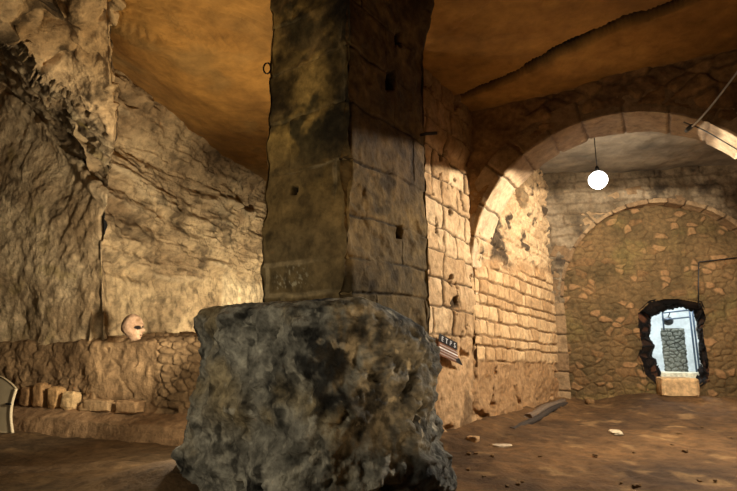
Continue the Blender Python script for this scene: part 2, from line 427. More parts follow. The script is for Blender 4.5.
t = mix(L(208, 174, 128)*np.ones(p.shape), L(170, 134, 92), cid)
t = mix(t, L(96, 70, 44), bricks*sstep(.024, .006, d)*.75)
t = mix(t, L(150, 114, 76), np.clip(lowr, 0, 1)*.8)
t = mix(t, L(186, 158, 120), upper*.5)
dk = upper*sstep(.0, .35, fbm(p0, 2.6, 5, 86)+.6*np.exp(-((s-1.0)/.55)**2)-.15)
t = mix(t, L(48, 38, 28), dk*.9)
t = mix(t, L(120, 100, 76), sstep(3.6, 5, s)*.5)
struct(grid('wall_passage', p, t, M['ashlar'], keep=((s > -.03) | (z+.06*fbm(p0, 3, 3, 2) < 1.05))[:-1, :-1]), 'passage wall of small coursed stones leading to the ragged opening')

# ------------------------------------------------------------------ front arch wall
AT, AR, AZ, TH = 2.06, 2.02, 2.42, .80      # arch centre along the wall, radius, springing height, thickness
Ac = K+d2*AT
for nm, offs, lab in (('wall_arch', 0.0, 'dark rubble wall above the wide front arch'), ('wall_arch_inner', TH, 'inner face of the wall above the wide front arch')):
    s, z = uv(-.02 if offs == 0 else .1, 8.0, 420, -.1, 5.2, 280)
    p0 = P3(K+n2*offs, d2, s, z)
    rr = np.where(z > AZ, np.hypot(s-AT, z-AZ), np.where(np.abs(s-AT) < AR, 0, 9))
    f1, f2, cid = worley((s+.1*fbm(p0, 2, 3, 4))/.34, (z+.1*fbm(p0, 2, 3, 5))/.25, 9)
    near = sstep(AR+.9, AR+.35, rr)*sstep(0, 1.0, s)
    disp = .07*fbm(p0, 1.1, 5, 90)+.02*fbm(p0, 6, 3, 91)+(.03*sstep(.03, .35, f2-f1)+.06*(cid-.5))*sstep(.5, 1.4, s)
    p = p0-n2*disp[..., None]*(1 if offs == 0 else -1)
    t = mix(L(140, 106, 66)*np.ones(p.shape), L(92, 66, 40), .5+fbm(p0, 1.5, 5, 4))
    t = mix(t, L(46, 34, 22), sstep(.14, .03, f2-f1)*.35*sstep(.5, 1.4, s)+sstep(.2, .6, fbm(p0, 1.1, 4, 40))*.5)
    rc = rr[:-1, :-1]; keep = (rc > AR+.10) & ((z[:-1, :-1] > .9) | (s[:-1, :-1] > .5))
    struct(grid(nm, p, t, M['rubble'], keep=keep), lab)

def arch(name, label, centre, along, back, R, z0, ringw, depth, nvous, seed, tints, mat, a0=0.0, a1_=math.pi, leg=0.0, facecol=None, ry=1.0):
    """ring of wedge stones: outer edge, front face, soffit, back face, swept round the opening and down its jambs"""
    na = 60*6; nprof = 48
    ang = np.linspace(a0, a1_, na)
    s_arc = ang*R
    if leg > 0:
        k = int(leg/R/(math.pi)*na)+40
        pre = np.linspace(-leg, 0, k, endpoint=False); post = np.linspace(s_arc[-1]+leg/k, s_arc[-1]+leg, k)
        S = np.concatenate([pre, s_arc, post])
    else: S = s_arc
    prof = np.concatenate([np.stack([np.linspace(ringw, 0, 20, endpoint=False), np.zeros(20)], 1), np.stack([np.zeros(28), np.linspace(0, depth, 28)], 1)])
    Sg, I = np.meshgrid(S, np.arange(nprof), indexing='ij')
    r = R+prof[I, 0]; b = prof[I, 1]
    an_ = np.clip(Sg/R, a0, a1_); below = np.where(Sg < 0, Sg, np.where(Sg > s_arc[-1], s_arc[-1]-Sg, 0))
    tx = np.cos(an_)*r; tz = np.sin(an_)*r*ry+below
    base = centre+along*tx[..., None]+up*(z0+tz)[..., None]+back*b[..., None]
    w = math.pi*R/nvous
    q = np.stack([Sg, b, prof[I, 0]], -1)
    jit = .25
    x = (Sg+.03*fbm(q, 2, 3, seed))/w+50
    c = np.floor(x).astype(np.int64); dj = lambda n_: n_+jit*(hash2(n_, n_*0, seed)-.5)
    k = np.where(x < dj(c), c-1, np.where(x >= dj(c+1), c+1, c))
    d = np.minimum(np.abs(x-dj(k)), np.abs(dj(k+1)-x))*w; cid = hash2(k, k*0+1, seed)
    nn = normals(base)
    cen = (along*np.cos(an_)[..., None]+up*(np.sin(an_)*(below == 0))[..., None])
    want = np.where((prof[I, 0] > 0)[..., None], -back, -cen)
    nn *= np.sign((nn*want).sum(-1, keepdims=True)+1e-9)
    disp = .03*fbm(q, 2.5, 5, seed+1)+.03*(cid-.5)-.035*sstep(.03, 0, d)
    p = base+nn*disp[..., None]
    t = mix(tints[0]*np.ones(p.shape), tints[1], cid); t = mix(t, tints[1]*.6, .3+.8*fbm(q, 2.5, 5, seed+3)-.25)
    t = mix(t, L(50, 36, 24), sstep(.022, .004, d)*.85)
    if facecol is not None: t = mix(t, L(100, 78, 55)*(.75+.5*cid)[..., None], .85*sstep(.84, .90, an_+.03*fbm(q, 3, 2, 3))*sstep(2.36, 2.28, an_))  # browner crown stones; darkened between the lamp cutoffs, so shade is painted in
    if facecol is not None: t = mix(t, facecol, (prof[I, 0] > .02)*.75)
    org = centre+along*0
    o = grid(name, p, t, mat, origin=org)
    return o
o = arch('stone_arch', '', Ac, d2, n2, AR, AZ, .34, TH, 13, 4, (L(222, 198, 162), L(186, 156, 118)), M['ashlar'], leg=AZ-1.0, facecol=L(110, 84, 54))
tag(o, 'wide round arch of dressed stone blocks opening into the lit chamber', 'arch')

# ------------------------------------------------------------------ back wall of the chamber with its opening, rear arch above
def on_back(px_, py_, off=0.0):
    a, b, c = ray(px_, py_); dirn = np.array([a, b, c]); o = W0+n3*off
    k = (o@n3-np.array([0, 0, EYE])@n3)/(dirn@n3); h = dirn*k+np.array([0, 0, EYE])
    return float((h-o)@d3), float(h[2])
RT, _ = on_back(657, 250); RZ = 2.2; _, ztop = on_back(655, 203, -.3); RR = 2.05; RY = (ztop-RZ)/RR
open_px = [(646, 314), (656, 308), (667, 305), (680, 305), (692, 309), (698, 317), (697, 328), (699, 340), (698, 352), (701, 366), (700, 378), (690, 388), (672, 388), (660, 384), (654, 374), (652, 362), (647, 356), (651, 346), (645, 337), (648, 326)]
oc = np.array([on_back(*q) for q in open_px])
def inside(x, y, poly):
    r = np.zeros(x.shape, bool); n_ = len(poly); j = n_-1
    for i in range(n_):
        xi, yi = poly[i]; xj, yj = poly[j]
        c = ((yi > y) != (yj > y)) & (x < (xj-xi)*(y-yi)/(yj-yi+1e-12)+xi); r ^= c; j = i
    return r
s, z = uv(-.3, 5.6, 480, -.1, 5.2, 400)
p0 = P3(W0, d3, s, z)
q = np.stack([s, z, Z0(s)], -1)
f1, f2, cid = worley((s+.07*fbm(q, 2, 3, 4))/.21, (z+.07*fbm(q, 2, 3, 5))/.14, 3)
disp = .05*fbm(q, 1.2, 4, 100)+.015*fbm(q, 7, 3, 101)+.02*sstep(.04, .4, f2-f1)+.025*(cid-.5)
p = p0-n3*disp[..., None]
t = mix(L(120, 94, 60)*np.ones(p.shape), L(86, 70, 44), .5+fbm(q, 1.3, 5, 4))
t = mix(t, L(168, 126, 84), sstep(.82, .88, cid)*.6*sstep(.1, .35, f2-f1)); t = mix(t, L(134, 98, 62), sstep(.68, .72, cid)*(cid < .80)*.45)
t = mix(t, L(120, 104, 60), sstep(.1, .5, fbm(q, .9, 4, 8))*.5)
t = mix(t, L(84, 62, 38), sstep(.14, .02, f2-f1)*.4)
mid = .25*(s[:-1, :-1]+s[1:, :-1]+s[:-1, 1:]+s[1:, 1:]), .25*(z[:-1, :-1]+z[1:, :-1]+z[:-1, 1:]+z[1:, 1:])
off_px = lambda q: (q[0]+(-7 if q[0] < 660 else 6 if q[0] > 690 else 0)+2.5*math.sin(q[1]*.9), q[1]+(-5 if q[1] < 312 else 3 if q[1] > 380 else 0))
ofr = np.array([on_back(*off_px(q)) for q in open_px])
big = (ofr-ofr.mean(0))*1.02+ofr.mean(0)
struct(grid('wall_back', p, t, M['rubble'], keep=~inside(mid[0], mid[1], big)), 'back wall of ochre rubble stones pierced by a ragged opening')
# ragged reveal through the wall
no, nd = 260, 30
ti = np.linspace(0, len(oc), no, endpoint=False); i0 = ti.astype(int) % len(oc); fr = (ti % 1)[:, None]
ring = oc[i0]*(1-fr)+oc[(i0+1) % len(oc)]*fr
cen = oc.mean(0); rel = ring-cen; ring_f = ofr[i0]*(1-fr)+ofr[(i0+1) % len(oc)]*fr; rel_f = ring_f-cen
S2, D2 = np.meshgrid(np.arange(no), np.linspace(-.02, .75, nd), indexing='ij')
scale = 1+.06*sstep(.05, -.02, D2)+.10*sstep(.45, .75, D2)
qs = ring[:, None, :]*np.ones((1, nd, 1)); q = np.stack([qs[..., 0], qs[..., 1], D2], -1)
f1, f2, cid = worley((qs[..., 1]+.0*D2)/.15, (D2+qs[..., 0]*.3)/.3, 8)
bump_ = .12*(cid-.5)+.08*fbm(q, 3, 3, 5)-.05*sstep(.2, .02, f2-f1)
bl2 = sstep(0, .4, D2)[..., None]; r2 = (rel_f[:, None, :]*(1-bl2)+rel[:, None, :]*bl2)*(scale+bump_*sstep(-.02, .1, D2))[..., None]+cen
p = W0+d3*r2[..., 0:1]+up*r2[..., 1:2]+d3*(.46*D2)[..., None]+n3*D2[..., None]
t = mix(L(34, 24, 16)*np.ones(p.shape), L(104, 66, 42), sstep(.45, 1, cid)); t = mix(t, L(14, 10, 7), sstep(.4, .1, f2-f1))  # dark, sooty stones, with the jamb's shadow tinted in as well
struct(grid('door_1', p, t, M['rubble'], wrap=True), 'ragged stone reveal of the broken opening in the back wall')
# upper wall standing over the rear arch
s, z = uv(-.3, 5.6, 420, 2.0, 5.2, 220)
OFF = -.34
p0 = P3(W0+n3*OFF, d3, s, z)
rr = np.where(z > RZ, np.hypot(s-RT, (z-RZ)/RY), np.where(np.abs(s-RT) < RR, 0, 9))
q = np.stack([s, z, Z0(s)], -1)
d, cid, row = courses(s, z, np.cumsum([1.8]+[.25]*16), .55, 61, .05, .6)
disp = .05*fbm(q, 1.3, 5, 110)+.02*fbm(q, 6, 3, 111)+.03*sstep(0, .05, d)*sstep(-.1, .3, fbm(q, .9, 3, 4))
p = p0-n3*disp[..., None]
t = mix(L(140, 122, 96)*np.ones(p.shape), L(98, 82, 60), .5+fbm(q, 1.6, 5, 4)); t = mix(t, L(84, 66, 46), sstep(.04, .01, d)*.5); t = mix(t, L(46, 38, 30), sstep(.15, .6, fbm(q, 1.9, 5, 14))*.8)
struct(grid('wall_back_upper', p, t, M['rubble'], keep=(rr[:-1, :-1] > RR+.08) & (z[:-1, :-1] > RZ-.1)), 'courses of rubble above the low rear arch')
o = arch('stone_arch', '', W0+n3*OFF+d3*RT, d3, n3, RR, RZ, .42, .36, 17, 8, (L(160, 132, 96), L(116, 90, 62)), M['rubble'], leg=RZ+.02, ry=RY)
tag(o, 'low rubble arch set against the back wall above the ragged opening', 'arch')
# right side of the chamber and of the gallery, outside the frame
for nm, o_, dd, ln, lab in (('wall_right', K+d2*(AT+AR+.12), d1, 6.2, 'right wall of the chamber'), ('wall_gallery', K+d2*6.2-np.array([0, 0, 0]), np.array([-.2, -.98, 0]), 5.0, 'right wall of the gallery')):
    s, z = uv(0, ln, 120, -.1, 5.2, 110); p0 = P3(o_, dd, s, z)
    d, cid, row = courses(s, z, np.cumsum([-.2]+[.26]*24), .4, 71, .03)
    pr = p0+(.06*fbm(p0, 1, 4, 3)+.03*sstep(0, .04, d))[..., None]*np.array([-.8, .5, 0])
    struct(grid(nm, pr, mix(L(180, 146, 104)*np.ones(pr.shape), L(110, 84, 56), cid*.6+.5*fbm(p0, 1.5, 4, 4)), M['ashlar']), lab)

# ------------------------------------------------------------------ pillar
pil = empty('stone_pillar', (-.2, 4.5, 0)); PO = np.array([-.2, 4.5, 0])
tag(pil, 'massive square stone pillar on a rough battered base in the middle of the gallery', 'pillar')
C0 = np.array([-.17, 3.83, 0]); Ld = np.array([-.82, .572, 0]); Rd = np.array([.572, .82, 0])
la = q_at(258.5, C0, Ld, 1.8)
def solve(px_, base, dirn, z):
    lo, hi = 0.0, 4.0
    for _ in range(50):
        mid_ = (lo+hi)/2; x = proj(np.array([base+dirn*mid_+up*z]))[0][0]
        if x < px_: lo = mid_
        else: hi = mid_
    return (lo+hi)/2
lb = solve(430, C0, Rd, 1.8)
per = 2*(la+lb); ns, nz = 560, 420
s, z = uv(0, per, ns, 1.2, 5.1, nz)
cs = np.array([0, la, la+lb, 2*la+lb, per])
corners = np.array([C0, C0+Ld*la, C0+Ld*la+Rd*lb, C0+Rd*lb, C0])
base = np.stack([np.interp(s, cs, corners[:, k]) for k in range(3)], -1)
nrm = np.stack([np.interp(s, [0, .0001, la, la+.0001, la+lb, la+lb+.0001, 2*la+lb, 2*la+lb+.0001, per], [-Rd[k], -Rd[k], -Rd[k], Ld[k], Ld[k], Rd[k], Rd[k], -Ld[k], -Ld[k]]) for k in range(3)], -1)
dc = np.min(np.abs(s[..., None]-cs), -1)           # distance to a corner
p0 = base+up*z[..., None]; px, py = proj(p0)
bdp = [1.0, 1.69, 1.96, 2.31, 2.78, 3.27, 3.77, 4.25, 4.75, 5.3]
d, cid, row = courses(s+.0*z, z+.02*np.sin(s*3), bdp, .95, 5, .02, .5)
leftf = (s <= la+.001); rightf = (s >= 2*la+lb-.001)
hole = np.maximum.reduce([sstep(1.25, .8, np.maximum(np.abs(px-cx)/w, np.abs(py-cy)/h)) for cx, cy, w, h in ((391, 80, 4.2, 9), (399.5, 38, 3.6, 7), (293.5, 190, 3.2, 4.0), (400, 232, 2.5, 6))])
faceseen = (leftf | rightf)
hole = hole*faceseen*sstep(.02, .2, fbm(p0, 9, 2, 3)+.6)
chip = sstep(.25, .6, fbm(p0, 2.3, 4, 131))
disp = .028*fbm(p0, 1.2, 5, 120)+.012*fbm(p0, 7, 4, 121)+.022*(cid-.5)-.014*sstep(.018, .003, d)*(fbm(p0, 1.3, 3, 12) > -.1)-.02*chip-.09*hole-.045*np.exp(-(dc/.045)**2)*(.6+fbm(p0, 3, 3, 6))
disp += .16*sstep(4.2, 5.0, z)*rightf*sstep(2*la+lb+.7, 2*la+lb, s)
p = p0+nrm*disp[..., None]
t = mix(L(128, 104, 62)*np.ones(p.shape), L(92, 76, 46), cid*.7+.6*fbm(p0, 1.2, 4, 7))
upz = sstep(2.45, 3.05, z+.25*fbm(p0, 1.2, 3, 3))
ochre = sstep(-.05, .2, fbm(p0, 1.7, 5, 140))*upz*leftf
moss = sstep(-.12, .25, fbm(p0, 1.5, 5, 141))*upz
t = mix(t, L(62, 55, 32), moss*.8)
t = mix(t, L(190, 154, 84), ochre*.8)
t = mix(t, L(30, 24, 15), sstep(.1, .45, fbm(p0, 1.3, 5, 142))*upz*.8)
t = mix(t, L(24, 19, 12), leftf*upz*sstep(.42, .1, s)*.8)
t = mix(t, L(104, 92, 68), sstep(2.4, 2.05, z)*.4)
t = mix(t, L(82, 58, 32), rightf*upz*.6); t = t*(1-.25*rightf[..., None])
t = mix(t, L(158, 138, 100), sstep(.03, .012, d)*(row != 4)*sstep(.0, .3, fbm(p0, 1.1, 3, 4)+.25)*leftf*(.15+.7*sstep(2.95, 2.75, z))*(dc > .03))
t = mix(t, L(30, 22, 13), sstep(.018, .004, d)*rightf*.8*sstep(-.25, .15, fbm(p0, 1.3, 3, 12)))
scr = leftf*sstep(1.72, 1.75, z)*sstep(1.94, 1.9, z)*sstep(.15, .25, s)*sstep(.85, .75, s)*sstep(.12, .3, fbm(np.stack([s*26, z*22, Z0(s)], -1), 1, 3, 9))*sstep(-.3, .1, fbm(np.stack([s*3, z*4, Z0(s)], -1), 1, 2, 19))
t = mix(t, L(176, 164, 132), scr*.8)
t = t*(1+.55*np.clip(fbm(p0, 6, 5, 143, .65), -1, 1.3))[..., None]; t = mix(t, L(30, 24, 15), sstep(.3, .6, fbm(p0, 4, 4, 144))*.5); t = mix(t, L(10, 8, 5), hole)
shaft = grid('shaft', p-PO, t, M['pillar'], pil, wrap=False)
shaft['label'] = 'upper square shaft of coursed blocks, mossy and ochre stained'
# base: battered, lumpy block
FL = np.array([-1.64, 4.52]); FF = np.array([-.25, 3.2]); FR = np.array([.44, 3.58]); BR = np.array([.64, 4.85]); BL = np.array([-.77, 5.65])
poly = np.array([FF, FL, BL, BR, FR])
nb, nzb = 560, 300
seg = np.linalg.norm(np.roll(poly, -1, 0)-poly, axis=1); cum = np.concatenate([[0], np.cumsum(seg)])
ss = np.linspace(0, cum[-1], nb, endpoint=False)
pc = np.vstack([poly, poly[:1]])
outl = np.stack([np.interp(ss, cum, pc[:, k]) for k in range(2)], -1)
ker = np.hanning(61); ker /= ker.sum()
outl = np.stack([np.convolve(np.concatenate([outl[-60:, k], outl[:, k], outl[:60, k]]), ker, 'same')[60:-60] for k in range(2)], -1)
cenb = poly.mean(0)
prof = [(1.045, -.15), (1.03, .1), (1.015, .4), (1.0, .7), (.985, 1.12), (.97, 1.42), (.935, 1.53), (.86, 1.575), (.6, 1.6), (.3, 1.6)]
pd = np.concatenate([[0], np.cumsum([math.hypot((prof[i+1][0]-prof[i][0])*1.5, prof[i+1][1]-prof[i][1]) for i in range(len(prof)-1)])])
vv = np.linspace(0, pd[-1], nzb)
kk = np.interp(vv, pd, [a for a, b in prof]); hz = np.interp(vv, pd, [b for a, b in prof])
rel = outl-cenb
b3 = np.zeros((nb, nzb, 3)); b3[..., :2] = cenb+rel[:, None, :]*kk[None, :, None]; b3[..., 2] = hz[None, :]
b3[..., 2] -= .20*sstep(-.1, .6, b3[..., 0])*sstep(.9, 1.6, b3[..., 2])
nn = normals(b3); outd = np.concatenate([rel[:, None, :]*np.ones((1, nzb, 1)), np.ones((nb, nzb, 1))*.6], -1); nn *= np.sign((nn*outd).sum(-1, keepdims=True))
px, py = proj(b3)
f1, f2, cid = worley((px+9*fbm(b3, 2, 3, 1))/46, (py+9*fbm(b3, 2, 3, 2))/38, 14)
lump = sstep(.04, .3, f2-f1)
rg = ridge(b3, 1.4, 4, 6)
disp = .10*fbm(b3, 1.3, 5, 150)+.07*fbm(b3, 3.6, 5, 151)+.025*fbm(b3, 11, 3, 152)-.10*sstep(.82, .97, rg)
lowb = sstep(.75, .45, hz)[None, :]*np.ones((nb, 1))
disp += lowb*(.12*lump*(cid-.2))
tone = fbm(b3, 1.1, 5, 160)
disp *= sstep(1.6, 1.45, hz)[None, :]*.7+.3
p = b3+nn*disp[..., None]
t = mix(L(158, 154, 138)*np.ones(p.shape), L(112, 109, 97), .5+fbm(b3, 2.6, 5, 5))
t = mix(t, L(150, 130, 86), sstep(.05, .45, fbm(b3, 1.5, 5, 161)+.2*sstep(330, 230, px)-.08)*.6)
blob = .42*np.exp(-(((px-318)/40)**2+((py-340)/45)**2))+.34*np.exp(-(((px-350)/26)**2+((py-425)/35)**2))+.2*np.exp(-(((px-275)/30)**2+((py-385)/22)**2))
black = sstep(-.05, .40, .8*fbm(b3, 1.6, 6, 162, .62)+.4*fbm(b3, 6, 4, 164)+blob-.10)
t = mix(t, L(26, 26, 25), black*.93)
t = mix(t, L(172, 166, 146), sstep(.3, .6, fbm(b3, 3.2, 5, 163))*.65)
t = mix(t, L(146, 130, 96), np.exp(-(((px-222)/22)**2+((py-405)/26)**2))*.8)
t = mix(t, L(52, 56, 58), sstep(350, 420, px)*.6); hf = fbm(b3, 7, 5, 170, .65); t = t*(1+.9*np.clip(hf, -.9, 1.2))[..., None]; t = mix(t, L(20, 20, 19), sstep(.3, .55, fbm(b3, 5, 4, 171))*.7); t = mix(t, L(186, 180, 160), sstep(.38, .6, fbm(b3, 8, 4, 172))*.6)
base_o = grid('base', p-PO, t, M['base'], pil, wrap=True)
base_o['label'] = 'rough battered base, grey with black and ochre stains'
# iron fittings on the shaft
def on_shaft(px_, py_, face):
    a, b, c = ray(px_, py_); dirn = np.array([a, b, c]); nn_ = -Rd if face == 'l' else -Ld
    k = ((C0-np.array([0, 0, EYE]))@nn_)/(dirn@nn_); return dirn*k+np.array([0, 0, EYE])
h = on_shaft(271, 70, 'l')
th = np.linspace(0, 2*math.pi, 22)
tube('iron_ring', np.stack([h[0]-.03+.035*np.cos(th), h[1]-.03+0*th, h[2]-.0+.055*np.sin(th)], 1)-PO, .008, M['iron'], shaft)['label'] = 'small rusted iron ring on the left edge'
h = on_shaft(421, 135, 'r')
tube('iron_peg', np.array([h-Ld*-.06, h-Ld*.06+up*.0, h-Ld*.16+Rd*.05])-PO, .018, M['iron'], shaft)['label'] = 'dark iron peg on the right edge'

# ------------------------------------------------------------------ carved head on the low wall
hp = P(131, 341, 7.12); hw = .30
sp = sphere_pts(110, 84)
x, y, z = sp[..., 0], sp[..., 1], sp[..., 2]        # face looks along +x
R = np.ones_like(x)
front = sstep(.1, .7, x)
q = np.stack([x*.155, y*.115, z*.175], -1)
jaw = sstep(-.15, -.9, z)
q[..., 1] *= 1-.25*jaw; q[..., 0] = np.where(x < 0, q[..., 0]*(1-.30*jaw), q[..., 0]*(1+.05*jaw))
def g(cy, cz, wy, wz): return np.exp(-(((y-cy)/wy)**2+((z-cz)/wz)**2))*sstep(.2, .6, x)
dx = .022*g(0, .16, .7, .10)+.05*g(0, -.17, .12, .16)-.045*(g(.33, -.02, .20, .11)+g(-.33, -.02, .20, .11))+.02*g(0, -.5, .22, .06)-.014*g(0, -.58, .3, .03)+.02*g(0, -.66, .22, .06)+.03*g(0, -.88, .25, .1)
dx += .016*(g(.55, -.22, .15, .14)+g(-.55, -.22, .15, .14))+.03*g(0, -.28, .16, .08)
q[..., 0] += dx*1.25+.03*jaw+.012*sstep(-.2, -.6, z); q += sp*(.006*fbm(sp, 4, 4, 4))[..., None]
eye = np.maximum(g(.36, -.03, .34, .16), g(-.36, -.03, .34, .16))*1.25
t = mix(L(172, 140, 110)*np.ones(q.shape), L(116, 88, 62), .4+.8*fbm(sp, 2, 4, 3)); t = mix(t, L(22, 15, 10), sstep(.35, .65, eye)); t = mix(t, L(60, 36, 26), sstep(.4, .8, g(0, -.59, .28, .04))); t = mix(t, L(90, 66, 42), sstep(0, -.5, x)*.6)
ang = -.38; ca, sa = math.cos(ang), math.sin(ang)
q = np.stack([q[..., 0]*ca-q[..., 1]*sa, q[..., 0]*sa+q[..., 1]*ca, q[..., 2]], -1); q *= 1.06
q[..., 2] -= q[..., 2].min()
ht = empty('carved_head', (hp[0], hp[1], hp[2]-.0)); tag(ht, 'pale carved stone head with dark eye sockets on the low rubble wall', 'sculpture')
grid('head', q, t, M['pale'], ht, wrap=True)
for sgn in (-1, 1):
    es_ = sphere_pts(20, 14)*np.array([.018, .012, .034])*1.06
    c_ = np.array([-.01, sgn*.112, -.01+.19]); rot = np.array([c_[0]*ca-c_[1]*sa, c_[0]*sa+c_[1]*ca, c_[2]])
    ee = np.stack([es_[..., 0]*ca-es_[..., 1]*sa, es_[..., 0]*sa+es_[..., 1]*ca, es_[..., 2]], -1)+rot
    grid('ear', ee, np.ones(ee.shape)*L(130, 102, 76), M['pale'], ht, wrap=True)

# ------------------------------------------------------------------ stones along the low wall and others
def put_stone(px_, py_, w, h, depth_m, lab, seed, tint=(176, 146, 104), cat='stone', group=None, mat='rubble', name='loose_stone', rz=0.0, sq=2.0):
    """stone whose base shows at (px,py), sized in metres, standing on the bench at the foot of the low wall"""
    base_ = benchR+m_*depth_m; zb = np.interp(depth_m, [0, .07, .46], [0, .2, .32])
    qq = q_at(px_, base_, e, zb)
    loc = base_+e*qq; loc[2] = zb-.015
    o = stone(name, loc, (w, .18, h), L(*tint), M[mat], seed, .2, math.atan2(e[1], e[0])+rz, sq)
    return tag(o, lab, cat, group)
put_stone(70, 411, .25, .27, .36, 'rounded upright pale stone on the rock bench, rightmost of the upright stones', 3, (196, 164, 116))
put_stone(55.5, 411, .22, .30, .38, 'narrow upright tan stone on the bench, second upright stone from the right', 5, (180, 142, 94))
put_stone(40, 411, .24, .34, .40, 'broad upright brown stone on the bench, third upright stone from the right', 8, (160, 124, 82))
put_stone(27, 412, .22, .30, .40, 'dark upright stone on the bench next to the pale curved sheet', 12, (140, 108, 72))
put_stone(97, 412, .55, .15, .40, 'long flat stone lying on the bench below the carved head', 15, (178, 146, 104), sq=3)
put_stone(129, 413, .42, .17, .40, 'longest flat stone on the bench, left of the dry rubble', 19, (168, 134, 94), sq=3)

# pale curved sheet at the left edge
base_ = benchR+m_*-.12; qq = q_at(-3, base_, e, .3); so = base_+e*qq; so[2] = floor_zz(so[0], so[1])-.01
sh = empty('curved_sheet', so); tag(sh, 'pale sheet with a curved top standing at the left edge of the photo', 'sheet')
nu, nv = 40, 24
s, v = uv(-.55, .42, nu, 0, 1, nv)
topz = .80-.42*np.clip((s+.1)/.55, 0, 1)**2*.5-.10*np.clip((-.2-s)/.4, 0, 1)
zz = v*topz
wv = .42-.07*np.sin(v*math.pi)*1.0
sx = np.where(s > 0, s*wv/.42, s)
front = -e*sx[..., None]+up*zz[..., None]-m_*(.05*np.cos(s*2.2)+.03*v)[..., None]
verts = np.concatenate([front.reshape(-1, 3), (front+m_*.03).reshape(-1, 3)]); n_ = nu*nv
fs = [tuple(r) for r in quads(nu, nv)]+[tuple(r[::-1]) for r in quads(nu, nv, None, n_)]
bnd = [i*nv for i in range(nu)]+[(nu-1)*nv+j for j in range(1, nv)]+[i*nv+nv-1 for i in range(nu-2, -1, -1)]+[j for j in range(nv-2, 0, -1)]
fs += [(bnd[i], bnd[(i+1) % len(bnd)], bnd[(i+1) % len(bnd)]+n_, bnd[i]+n_) for i in range(len(bnd))]
raw_mesh('panel', verts, fs, M['sheet'], sh)
edgep = front[-1]
tube('folded_edge', edgep+(-e)*.012, .02, M['sheetedge'], sh)['label'] = 'bright folded side edge'
box('bracket', -e*.33+up*.40-m_*.07, e*.05, m_*.012, up*.012, M['black'], sh)['label'] = 'small dark bracket'

# ------------------------------------------------------------------ sign on the block wall
def on_wall(px_, py_, off=0.0):
    a, b, c = ray(px_, py_); dirn = np.array([a, b, c]); o_ = A-nW*off
    k = ((o_-np.array([0, 0, EYE]))@nW)/(dirn@nW); return dirn*k+np.array([0, 0, EYE])
sc = on_wall(451, 347, .10)
sg = empty('wall_sign', sc); tag(sg, 'small tilted black sign with white letters on the block wall beside the pillar', 'sign')
tl = on_wall(439.5, 334, .10)-sc; tr = on_wall(456.5, 343, .10)-sc; bl_ = on_wall(440, 355, .10)-sc
ax = tr-tl; wS = np.linalg.norm(ax); ax /= wS; ay = np.cross(ax, -nW); ay /= np.linalg.norm(ay)
if ay[2] < 0: ay = -ay
hS = abs((bl_-tl)@ay)
def prism(name, corners, mat, parent, th=.012):
    c_ = [np.asarray(k_) for k_ in corners]; v = c_+[k_+nW*th for k_ in c_]; k_ = len(c_)
    f = [tuple(range(k_)), tuple(range(2*k_-1, k_-1, -1))]+[(i, i+k_, (i+1) % k_+k_, (i+1) % k_) for i in range(k_)]
    return raw_mesh(name, v, f, mat, parent, smooth=False)
def spt(u_, v_, lift=0.0): return tl+ax*wS*u_-ay*hS*v_-nW*lift
prism('board', [spt(0, 0), spt(1, 0), spt(1.02, .38), spt(1.34, .95), spt(1.0, 1.0), spt(0, 1)], M['signbrown'], sg)
hpan = prism('heading_panel', [spt(-.03, -.02, .008), spt(1.02, -.02, .008), spt(1.05, .36, .008), spt(-.03, .36, .008)], M['signblack'], sg, .006)
for i, (v0, ul) in enumerate(((.46, 1.06), (.60, 1.10), (.73, 1.18), (.87, 1.28))):
    prism('text_line', [spt(.04, v0, .006), spt(ul, v0, .006), spt(ul+.03, v0+.055, .006), spt(.04, v0+.055, .006)], M['signgrey'] if i != 1 else M['signwhite'], sg, .004)
prism('dark_corner', [spt(1.0, .86, .007), spt(1.2, .70, .007), spt(1.46, 1.0, .007), spt(1.1, 1.0, .007)], M['signblack'], sg, .005)
from mathutils import Matrix
for i, ch in enumerate('ETPS'):
    cu = bpy.data.curves.new('letter', 'FONT'); cu.body = ch; cu.size = hS*.34; cu.extrude = .002; cu.align_x = 'CENTER'
    cu.materials.append(M['signwhite'])
    tmp = bpy.data.objects.new('letter_curve', cu); C.objects.link(tmp)
    me_ = bpy.data.meshes.new_from_object(tmp.evaluated_get(bpy.context.evaluated_depsgraph_get())); bpy.data.objects.remove(tmp)
    lo_ = link(bpy.data.objects.new('letter', me_), hpan)
    org = spt(.14+.24*i, .30, .012)
    nrm_ = -nW
    mt = Matrix(((ax[0]*1.25, ay[0], nrm_[0], org[0]), (ax[1]*1.25, ay[1], nrm_[1], org[1]), (ax[2]*1.25, ay[2], nrm_[2], org[2]), (0, 0, 0, 1)))
    lo_.matrix_local = mt

# ------------------------------------------------------------------ hanging lamp
LB = P(598, 180, 8.0)
lp = empty('hanging_lamp', (LB[0], LB[1], CEIL)); tag(lp, 'bright round lamp hanging from the chamber ceiling behind the front arch', 'lamp')
zb = LB[2]-CEIL
tube('lamp_cable', [(0, 0, .06), (0, 0, zb+.22)], .008, M['black'], lp)
tube('socket', [(0, 0, zb+.24), (0, 0, zb+.20), (0, 0, zb+.12)], [.02, .035, .045], M['black'], lp, 14)
q = sphere_pts(40, 28)*.15; q[..., 2] += zb
grid('bulb', q, np.ones(q.shape), M['bulb'], lp, wrap=True)

